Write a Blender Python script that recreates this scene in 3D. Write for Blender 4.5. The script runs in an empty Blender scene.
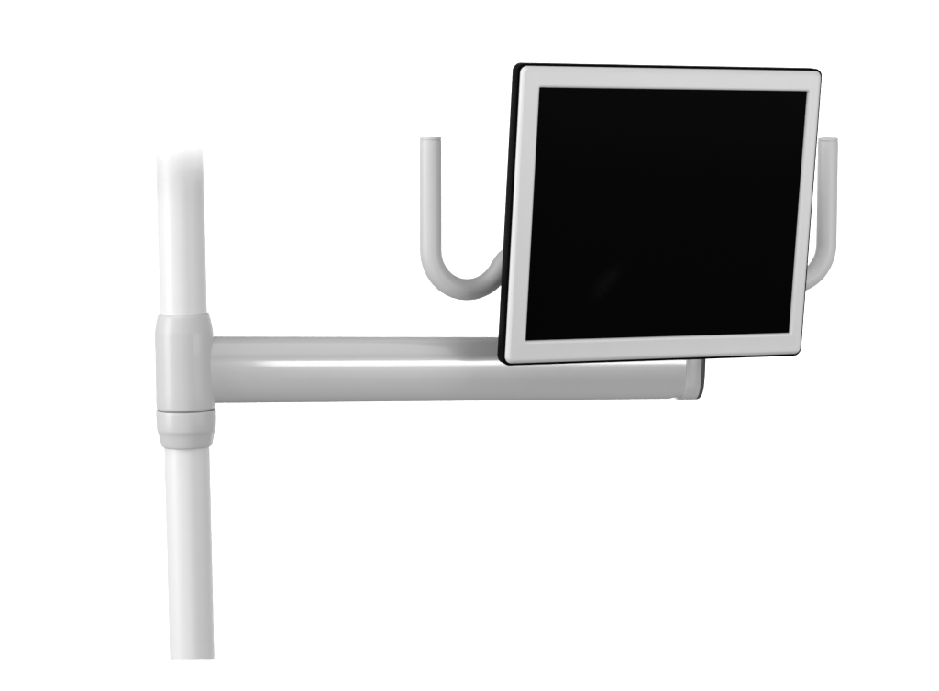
import bpy, bmesh, math
from mathutils import Vector, Matrix
R = math.radians
scn = bpy.context.scene
col = scn.collection

# ------------------------------------------------------------- camera
cd = bpy.data.cameras.new('camera'); cam = bpy.data.objects.new('camera', cd); col.objects.link(cam)
cam.location = (0, -2.4863, 1.4613); cam.rotation_euler = (R(90 - 6), 0, 0)
cd.sensor_width = 36; cd.lens = 36 * 2500 / 939.0
cd.clip_start = 0.05; cd.clip_end = 100
scn.camera = cam

# ------------------------------------------------------------- world + studio lamps
w = bpy.data.worlds.new('World'); scn.world = w; w.use_nodes = True
bg = w.node_tree.nodes['Background']
bg.inputs[0].default_value = (1, 1, 1, 1); bg.inputs[1].default_value = 0.28
scn.view_settings.view_transform = 'Standard'; scn.view_settings.look = 'None'
scn.view_settings.exposure = 0; scn.view_settings.gamma = 1

def area(name, loc, target, sx, sy, power):
    l = bpy.data.lights.new(name, 'AREA'); l.shape = 'RECTANGLE'; l.size = sx; l.size_y = sy; l.energy = power
    o = bpy.data.objects.new(name, l); col.objects.link(o); o.location = loc
    o.rotation_euler = (Vector(target) - Vector(loc)).to_track_quat('-Z', 'Y').to_euler()
    return o
area('softbox_left', (-2.6, -1.3, 1.6), (0, 0, 1.2), 1.0, 2.2, 65)
area('strip_light_right', (1.64, -1.225, 1.14), (0.79, 0.13, 1.16), 1.3, 0.19, 12)
area('upper_softbox_right', (1.55, -1.35, 2.85), (0.1, 0.05, 1.2), 1.8, 2.5, 15)
area('overhead_softbox', (-0.9, -0.8, 3.0), (0, 0, 1.2), 1.8, 1.6, 17)
area('low_front_fill', (-0.2, -3.0, 0.1), (0.2, 0, 1.2), 1.6, 0.8, 9)  # added fill, brightens the arm where the monitor shadows it
area('backdrop_light_top', (0, 1.5, 3.9), (0, 2.62, 1.5), 4.6, 0.5, 62).data.spread = R(90)
area('backdrop_light_bottom', (0, 1.5, -1.6), (0, 2.62, 0.6), 4.6, 0.5, 62).data.spread = R(90)

# ------------------------------------------------------------- materials
def mat(name, base, rough, coat=0.0, metal=0.0, mottling=0.02, bump=0.0, spec=0.5, scale=60):
    m = bpy.data.materials.new(name); m.use_nodes = True
    nt = m.node_tree; N = nt.nodes; L = nt.links; b = N['Principled BSDF']
    tc = N.new('ShaderNodeTexCoord'); no = N.new('ShaderNodeTexNoise')
    no.inputs['Scale'].default_value = scale; no.inputs['Detail'].default_value = 4
    L.new(tc.outputs['Object'], no.inputs['Vector'])
    mr = N.new('ShaderNodeMapRange'); mr.inputs[3].default_value = 1 - mottling; mr.inputs[4].default_value = 1 + mottling
    L.new(no.outputs['Fac'], mr.inputs[0])
    mx = N.new('ShaderNodeVectorMath'); mx.operation = 'SCALE'; mx.inputs[0].default_value = base
    L.new(mr.outputs[0], mx.inputs['Scale']); L.new(mx.outputs[0], b.inputs['Base Color'])
    rr = N.new('ShaderNodeMapRange'); rr.inputs[3].default_value = rough * 0.85; rr.inputs[4].default_value = rough * 1.15
    L.new(no.outputs['Fac'], rr.inputs[0]); L.new(rr.outputs[0], b.inputs['Roughness'])
    b.inputs['Metallic'].default_value = metal; b.inputs['Coat Weight'].default_value = coat
    b.inputs['Coat Roughness'].default_value = 0.08
    b.inputs['Specular IOR Level'].default_value = spec
    if bump:
        n2 = N.new('ShaderNodeTexNoise'); n2.inputs['Scale'].default_value = 900
        L.new(tc.outputs['Object'], n2.inputs['Vector'])
        bp = N.new('ShaderNodeBump'); bp.inputs['Strength'].default_value = bump; bp.inputs['Distance'].default_value = 0.0003
        L.new(n2.outputs['Fac'], bp.inputs['Height']); L.new(bp.outputs[0], b.inputs['Normal'])
    return m
M_pole = mat('white pole enamel', (.73, .73, .73), .42)
M_fade = mat('white pole enamel fading out at the top', (.73, .73, .73), .42)
M_sleeve = mat('light grey gloss paint on castings', (.56, .56, .56), .42, coat=.05)
M_beam = mat('light grey gloss paint on arm', (.56, .56, .56), .25, coat=.8)
M_handle = mat('light grey gloss paint on handles', (.61, .61, .61), .42, coat=.0)
M_bezel = mat('silver white bezel plastic', (.67, .67, .67), .36, bump=.15)
M_black = mat('black housing plastic', (.0025, .0025, .0025), .5, bump=.3, spec=.015)
M_screen = mat('black display glass', (.0020, .0020, .0020), .20, spec=.002)
M_dark = mat('dark grey rubber', (.07, .07, .07), .5, bump=.3)
M_ring = mat('mid grey nylon', (.22, .22, .22), .5)
M_backdrop = mat('white studio paper', (.9, .9, .9), .9, spec=.1, scale=3)
# faint paler slanted patch low on the glass, broken up by noise
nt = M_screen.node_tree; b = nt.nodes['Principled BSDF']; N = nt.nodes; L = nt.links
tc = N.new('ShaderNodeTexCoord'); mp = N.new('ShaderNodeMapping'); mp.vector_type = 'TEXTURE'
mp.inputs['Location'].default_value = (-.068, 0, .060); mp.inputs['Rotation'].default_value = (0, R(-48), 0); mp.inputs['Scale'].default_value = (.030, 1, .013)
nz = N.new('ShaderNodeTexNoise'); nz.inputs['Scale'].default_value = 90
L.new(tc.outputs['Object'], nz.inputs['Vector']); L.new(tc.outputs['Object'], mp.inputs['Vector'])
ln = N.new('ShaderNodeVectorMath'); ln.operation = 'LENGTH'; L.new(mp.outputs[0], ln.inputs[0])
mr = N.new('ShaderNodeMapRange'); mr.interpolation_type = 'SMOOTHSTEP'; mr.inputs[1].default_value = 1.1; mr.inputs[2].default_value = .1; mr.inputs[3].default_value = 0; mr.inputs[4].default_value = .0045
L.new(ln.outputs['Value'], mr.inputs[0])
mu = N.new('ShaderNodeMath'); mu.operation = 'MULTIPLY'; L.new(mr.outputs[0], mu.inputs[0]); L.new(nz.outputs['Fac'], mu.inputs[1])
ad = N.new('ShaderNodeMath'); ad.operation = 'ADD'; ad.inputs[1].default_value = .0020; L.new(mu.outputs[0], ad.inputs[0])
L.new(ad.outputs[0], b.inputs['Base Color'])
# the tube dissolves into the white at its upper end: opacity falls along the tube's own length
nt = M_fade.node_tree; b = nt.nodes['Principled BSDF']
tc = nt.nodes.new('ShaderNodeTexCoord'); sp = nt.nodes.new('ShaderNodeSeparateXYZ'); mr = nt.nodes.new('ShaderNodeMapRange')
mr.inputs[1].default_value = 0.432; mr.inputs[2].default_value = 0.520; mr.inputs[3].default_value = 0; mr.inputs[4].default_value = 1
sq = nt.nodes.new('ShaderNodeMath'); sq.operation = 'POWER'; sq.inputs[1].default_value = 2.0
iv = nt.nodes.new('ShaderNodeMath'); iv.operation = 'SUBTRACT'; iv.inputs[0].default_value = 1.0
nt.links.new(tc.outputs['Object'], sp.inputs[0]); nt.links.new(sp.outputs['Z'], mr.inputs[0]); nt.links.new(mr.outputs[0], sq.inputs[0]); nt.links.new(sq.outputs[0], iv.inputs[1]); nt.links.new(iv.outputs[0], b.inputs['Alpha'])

# ------------------------------------------------------------- helpers
def link(name, bm, m, parent=None, smooth=40, xf=None):
    bmesh.ops.remove_doubles(bm, verts=bm.verts, dist=1e-6)
    if xf is not None: bmesh.ops.transform(bm, matrix=xf, verts=bm.verts)
    bmesh.ops.recalc_face_normals(bm, faces=bm.faces)
    for f in bm.faces: f.smooth = True
    for e in bm.edges:
        if len(e.link_faces) == 2 and e.calc_face_angle(0) > R(smooth): e.smooth = False
    me = bpy.data.meshes.new(name); bm.to_mesh(me); bm.free(); me.materials.append(m)
    o = bpy.data.objects.new(name, me); col.objects.link(o)
    if parent: o.parent = parent
    return o

def rings(bm, loops, closed_profile=False, cap0=False, cap1=False):
    vs = [[bm.verts.new(p) for p in lp] for lp in loops]
    n = len(vs[0]); pairs = list(zip(vs, vs[1:])) + ([(vs[-1], vs[0])] if closed_profile else [])
    for a, b in pairs:
        for i in range(n):
            j = (i + 1) % n
            bm.faces.new((a[i], a[j], b[j], b[i]))
    if cap0: bm.faces.new(vs[0])
    if cap1: bm.faces.new(vs[-1])
    return vs

def lathe(bm, prof, n=96, closed=True):
    rings(bm, [[(r * math.cos(t), r * math.sin(t), z) for t in (2 * math.pi * i / n for i in range(n))] for r, z in prof],
          closed_profile=closed)

def sweep(bm, path, rad, n=40, endround=0.0):
    """round tube along a path lying in the local xz plane"""
    P = [Vector(p) for p in path]; loops = []
    N = len(P)
    def frame(i):
        t = (P[min(i + 1, N - 1)] - P[max(i - 1, 0)]).normalized()
        side = Vector((0, 1, 0)); up = t.cross(side).normalized()
        return t, side, up
    def ring(c, r, side, up): return [c + side * (r * math.cos(a)) + up * (r * math.sin(a)) for a in (2 * math.pi * k / n for k in range(n))]
    t, s, u = frame(0)
    e = endround
    for k in range(7):                      # rounded rim at the free end
        a = k / 6 * math.pi / 2
        loops.append(ring(P[0] + t * (e * (1 - math.cos(a))), rad - e * (1 - math.sin(a)), s, u))
    for i in range(1, N):
        t, s, u = frame(i)
        if (P[i] - P[0]).length < e * 1.05: continue
        loops.append(ring(P[i], rad, s, u))
    rings(bm, loops, cap0=True, cap1=True)

def rrect(w, h, r, cx=0, cz=0, y=0, k=8):
    pts = []
    for sx, sz, a0 in ((1, 1, 0), (-1, 1, 90), (-1, -1, 180), (1, -1, 270)):
        for i in range(k + 1):
            a = R(a0 + 90 * i / k)
            pts.append((cx + sx * (w / 2 - r) + r * math.cos(a), y, cz + sz * (h / 2 - r) + r * math.sin(a)))
    return pts

def box(bm, c, s, bev=0.0):
    g = bmesh.ops.create_cube(bm, size=1.0); vs = g['verts']
    bmesh.ops.scale(bm, vec=s, verts=vs); bmesh.ops.translate(bm, vec=c, verts=vs)
    if bev:
        es = list({e for v in vs for e in v.link_edges})
        bmesh.ops.bevel(bm, geom=es, offset=bev, segments=3, affect='EDGES', profile=0.5)

def thing(name, label, cat, loc, rz=0):
    o = bpy.data.objects.new(name, None); col.objects.link(o); o.empty_display_size = .05
    o.location = loc; o.rotation_euler = (0, 0, rz); o['label'] = label; o['category'] = cat
    return o

# ------------------------------------------------------------- setting: white studio backdrop
bm = bmesh.new(); box(bm, (0, 2.65, 1.1), (4.4, .06, 2.8), .01)
bd = link('backdrop', bm, M_backdrop); bd['kind'] = 'structure'

# ------------------------------------------------------------- support pole
AX, AY = -0.2749, -0.082                     # pole axis at the swivel seam
SEAM = 1.1467
lean = -math.atan(0.0065 / 0.4985)
ZB = 0.8987
pole = thing('support_pole', 'slim white upright round pole carrying the grey arm, fading out at its top', 'pole',
             (AX + math.tan(lean) * (ZB - SEAM), AY, ZB))
pole.rotation_euler = (0, lean, 0)
def zl(z): return z - ZB
# lower tube: hollow, sawn off; saw cut slopes a little towards the back
bm = bmesh.new(); n = 96; RT = .0220; RI = .0200
ang = [2 * math.pi * i / n for i in range(n)]
tube = lambda r, zf: [(r * math.cos(t), r * math.sin(t), zf(t)) for t in ang]
rings(bm, [tube(RT, lambda t: -RT * math.sin(t) * 0.23),
           tube(RT, lambda t: zl(SEAM) - .002), tube(RI, lambda t: zl(SEAM) - .002),
           tube(RI, lambda t: -RI * math.sin(t) * 0.23)], closed_profile=True)
link('lower_tube', bm, M_pole, pole)
bm = bmesh.new()
lathe(bm, [(.0001, zl(SEAM) + .004), (.0228, zl(SEAM) + .004), (.0228, .5205), (.0001, .5205)], closed=False)
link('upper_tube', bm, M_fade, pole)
bm = bmesh.new()
prof = [(.0222, -.0358), (.0236, -.0362), (.0244, -.0358), (.0249, -.0345), (.0256, -.0315), (.0266, -.0270), (.0276, -.0228), (.0278, -.0223), (.0281, -.0219),
        (.0287, -.0180), (.0290, -.0140), (.0291, -.0100), (.0292, -.0030), (.0291, -.0016), (.0286, -.0007), (.0222, -.0006)]
lathe(bm, [(r, zl(SEAM) + z) for r, z in prof])
link('collar', bm, M_sleeve, pole, smooth=50)

# ------------------------------------------------------------- swivel arm
arm = thing('swivel_arm', 'grey horizontal arm with a deep oval beam, its round sleeve on the white pole', 'arm', (AX, AY, SEAM))
leanM = Matrix.Rotation(lean, 4, 'Y')
bm = bmesh.new()
prof = [(.0231, .0012), (.0280, .0010), (.0285, .0016), (.0287, .0030), (.0286, .0200), (.0284, .0500), (.0283, .0740), (.0281, .0765), (.0279, .0780), (.0276, .0795),
        (.0270, .0827), (.0262, .0870), (.0254, .0903), (.0247, .0920), (.0242, .0928), (.0236, .0930), (.0231, .0928)]
lathe(bm, prof)
link('sleeve', bm, M_sleeve, arm, smooth=50, xf=leanM)
bm = bmesh.new(); lathe(bm, [(.0231, -.0005), (.0278, -.0005), (.0278, .0008), (.0231, .0008)])
link('bearing_ring', bm, M_ring, arm, xf=leanM)
# beam: oval section swept along its axis (local x), yawed and drooping slightly
yaw = R(22.7)
beamM = Matrix.Translation((0, 0, 1.1853 - SEAM)) @ Matrix.Rotation(yaw, 4, 'Z') @ Matrix.Rotation(R(2.35), 4, 'Y')
def oval(x, hz, hy, n=72, p=2.85):
    pts = []
    for i in range(n):
        t = 2 * math.pi * i / n; c, s = math.cos(t), math.sin(t)
        pts.append((x, hy * math.copysign(abs(c) ** (2 / p), c), hz * math.copysign(abs(s) ** (2 / p), s)))
    return pts
HZ, HY = .0331, .0205
bm = bmesh.new()
rings(bm, [oval(.012, HZ, HY), oval(.15, HZ, HY), oval(.30, HZ, HY), oval(.45, HZ, HY), oval(.522, HZ, HY), oval(.528, HZ - .0014, HY - .0004), oval(.5352, HZ - .0014, HY - .0006)], cap0=True, cap1=True)
link('beam', bm, M_beam, arm, smooth=50, xf=beamM)
bm = bmesh.new()
CP = 3.3
rings(bm, [oval(.5345, HZ - .003, HY - .003, p=CP), oval(.5356, HZ - .001, HY - .0005, p=CP), oval(.5364, HZ + .0004, HY + .0004, p=CP), oval(.5525, HZ + .0004, HY + .0004, p=CP),
           oval(.5532, HZ - .0002, HY - .0002, p=CP)], cap0=True, cap1=True)
link('end_cap', bm, M_sleeve, arm, smooth=50, xf=beamM)
bm = bmesh.new()
rings(bm, [oval(.5526, HZ - .001, HY - .001, p=CP), oval(.5534, HZ + .0002, HY + .0004, p=CP), oval(.5566, HZ, HY + .0002, p=CP), oval(.5584, HZ - .0016, HY - .0016, p=CP)], cap0=True, cap1=True)
link('end_plate', bm, M_dark, arm, smooth=50, xf=beamM)

# ------------------------------------------------------------- monitor with its bracket and hooked handles
OZ = 1.2035
mon = thing('monitor', 'black screen in a silver white frame on the arm, two hooked handles behind it', 'monitor',
            (.163, .103, OZ), R(23.19))
inv = Matrix.Rotation(-R(23.19), 4, 'Z') @ Matrix.Translation((-.163, -.103, -OZ))
faceM = inv @ Matrix.Translation((.19576, .01364, 1.32979)) @ (Matrix.Rotation(R(23.187), 4, 'Z') @ Matrix.Rotation(R(.768), 4, 'Y') @ Matrix.Rotation(R(5.475), 4, 'X'))
W, H = .3347, .2928
ml, mr_, mt, mb = .0196, .0150, .0202, .0225
def ins(a, y, r, extra=0):
    """outer rounded rectangle pulled in by a"""
    return rrect(W - 2 * a, H - 2 * a, max(r - a, .0008), 0, 0, y)
sw, sh = W - ml - mr_, H - mt - mb
scx, scz = (ml - mr_) / 2, (mb - mt) / 2
def inn(g, y, r=.0012): return rrect(sw + 2 * g, sh + 2 * g, r + g, scx, scz, y)
bm = bmesh.new()
rings(bm, [ins(.0004, .0012, .007), ins(.0, -.0002, .007), ins(.0004, -.0012, .007), ins(.0009, -.0020, .007), ins(.0028, -.0040, .007), ins(.0034, -.0044, .007), ins(.0040, -.0045, .007), ins(.0060, -.0045, .007),
           inn(.0030, -.0045), inn(.0018, -.0046), inn(.0008, -.0042), inn(.0, -.0032), inn(-.0002, .0005), inn(-.0002, .0012)], closed_profile=True)
link('bezel', bm, M_bezel, mon, smooth=60, xf=faceM)
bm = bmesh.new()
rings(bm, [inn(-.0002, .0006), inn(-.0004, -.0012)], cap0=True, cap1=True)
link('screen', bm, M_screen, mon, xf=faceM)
def hs(a, y, r=.0085): return rrect(W + .0051 - 2 * a, H + .0050 - 2 * a, r - min(a, .006), .0004, -.0003, y)
bm = bmesh.new()
rings(bm, [hs(.0035, .0010), hs(.0010, .0011), hs(.0, .0020), hs(.0, .0060), hs(.0002, .0140), hs(.0014, .0172), hs(.0040, .0192), hs(.0300, .0260), hs(.0450, .0300), hs(.0480, .0330)],
      cap0=True, cap1=True)
link('housing', bm, M_black, mon, smooth=45, xf=faceM)
# bracket behind: post on the arm, cross block, tilt joint and plate
bm = bmesh.new(); lathe(bm, [(.0001, -.008), (.0165, -.008), (.0170, -.002), (.0155, .004), (.0125, .008), (.0125, .064), (.0001, .064)], n=48, closed=False)
link('mount_post', bm, M_sleeve, mon)
HB = 1.2560 - OZ            # height of the bottom of the hooks
HT = HB + .0355
bm = bmesh.new(); box(bm, (0, -.018, HT), (.070, .046, .040), .006)
br = link('bracket', bm, M_sleeve, mon)
bm = bmesh.new(); box(bm, (-.005, -.0375, .1262), (.100, .007, .100), .002); box(bm, (-.005, -.0330, HT + .018), (.040, .014, .040), .003)
link('mounting_plate', bm, M_dark, mon, xf=None)
A = .2278; RB = .0405; TR = .0109
def hook(sgn, ztop, dz):
    path = [(-A, ztop)]
    z0 = HB + RB
    k = 10
    for i in range(1, k + 1): path.append((-A, ztop + (z0 - ztop) * i / k))
    cx = -A + RB
    for i in range(1, 31):
        a = R(150 * i / 30); path.append((cx - RB * math.cos(a), z0 - RB * math.sin(a)))
    x, z = path[-1]
    r2 = RB * .86
    for i in range(1, 17):
        a = R(60 - 60 * i / 16)
        path.append((x + r2 * (math.sin(R(60)) - math.sin(a)), z + r2 * (math.cos(a) - math.cos(R(60)))))
    x, z = path[-1]
    path.append((-.10, z)); path.append((-.030, z))
    return [(px * (-sgn), -.020, pz + dz) for px, pz in path]
for sgn in (-1, 1):
    p = hook(sgn, 1.4055 - OZ, -.0008 if sgn < 0 else -.0060)
    bm = bmesh.new(); sweep(bm, p, TR, endround=.0005)
    h = link('handle', bm, M_handle, mon, smooth=60)
    bm = bmesh.new()
    lathe(bm, [(.0001, -.004), (TR - .0007, -.004), (TR - .0007, .0005), (TR - .0002, .0007), (TR - .0001, .0010), (TR - .0001, .0024),
               (TR - .0004, .0031), (TR - .0012, .0037), (TR - .0026, .0041), (.0001, .0044)], n=48, closed=False)
    bmesh.ops.translate(bm, vec=Vector(p[0]), verts=bm.verts)
    link('end_plug', bm, M_handle, h, smooth=60)
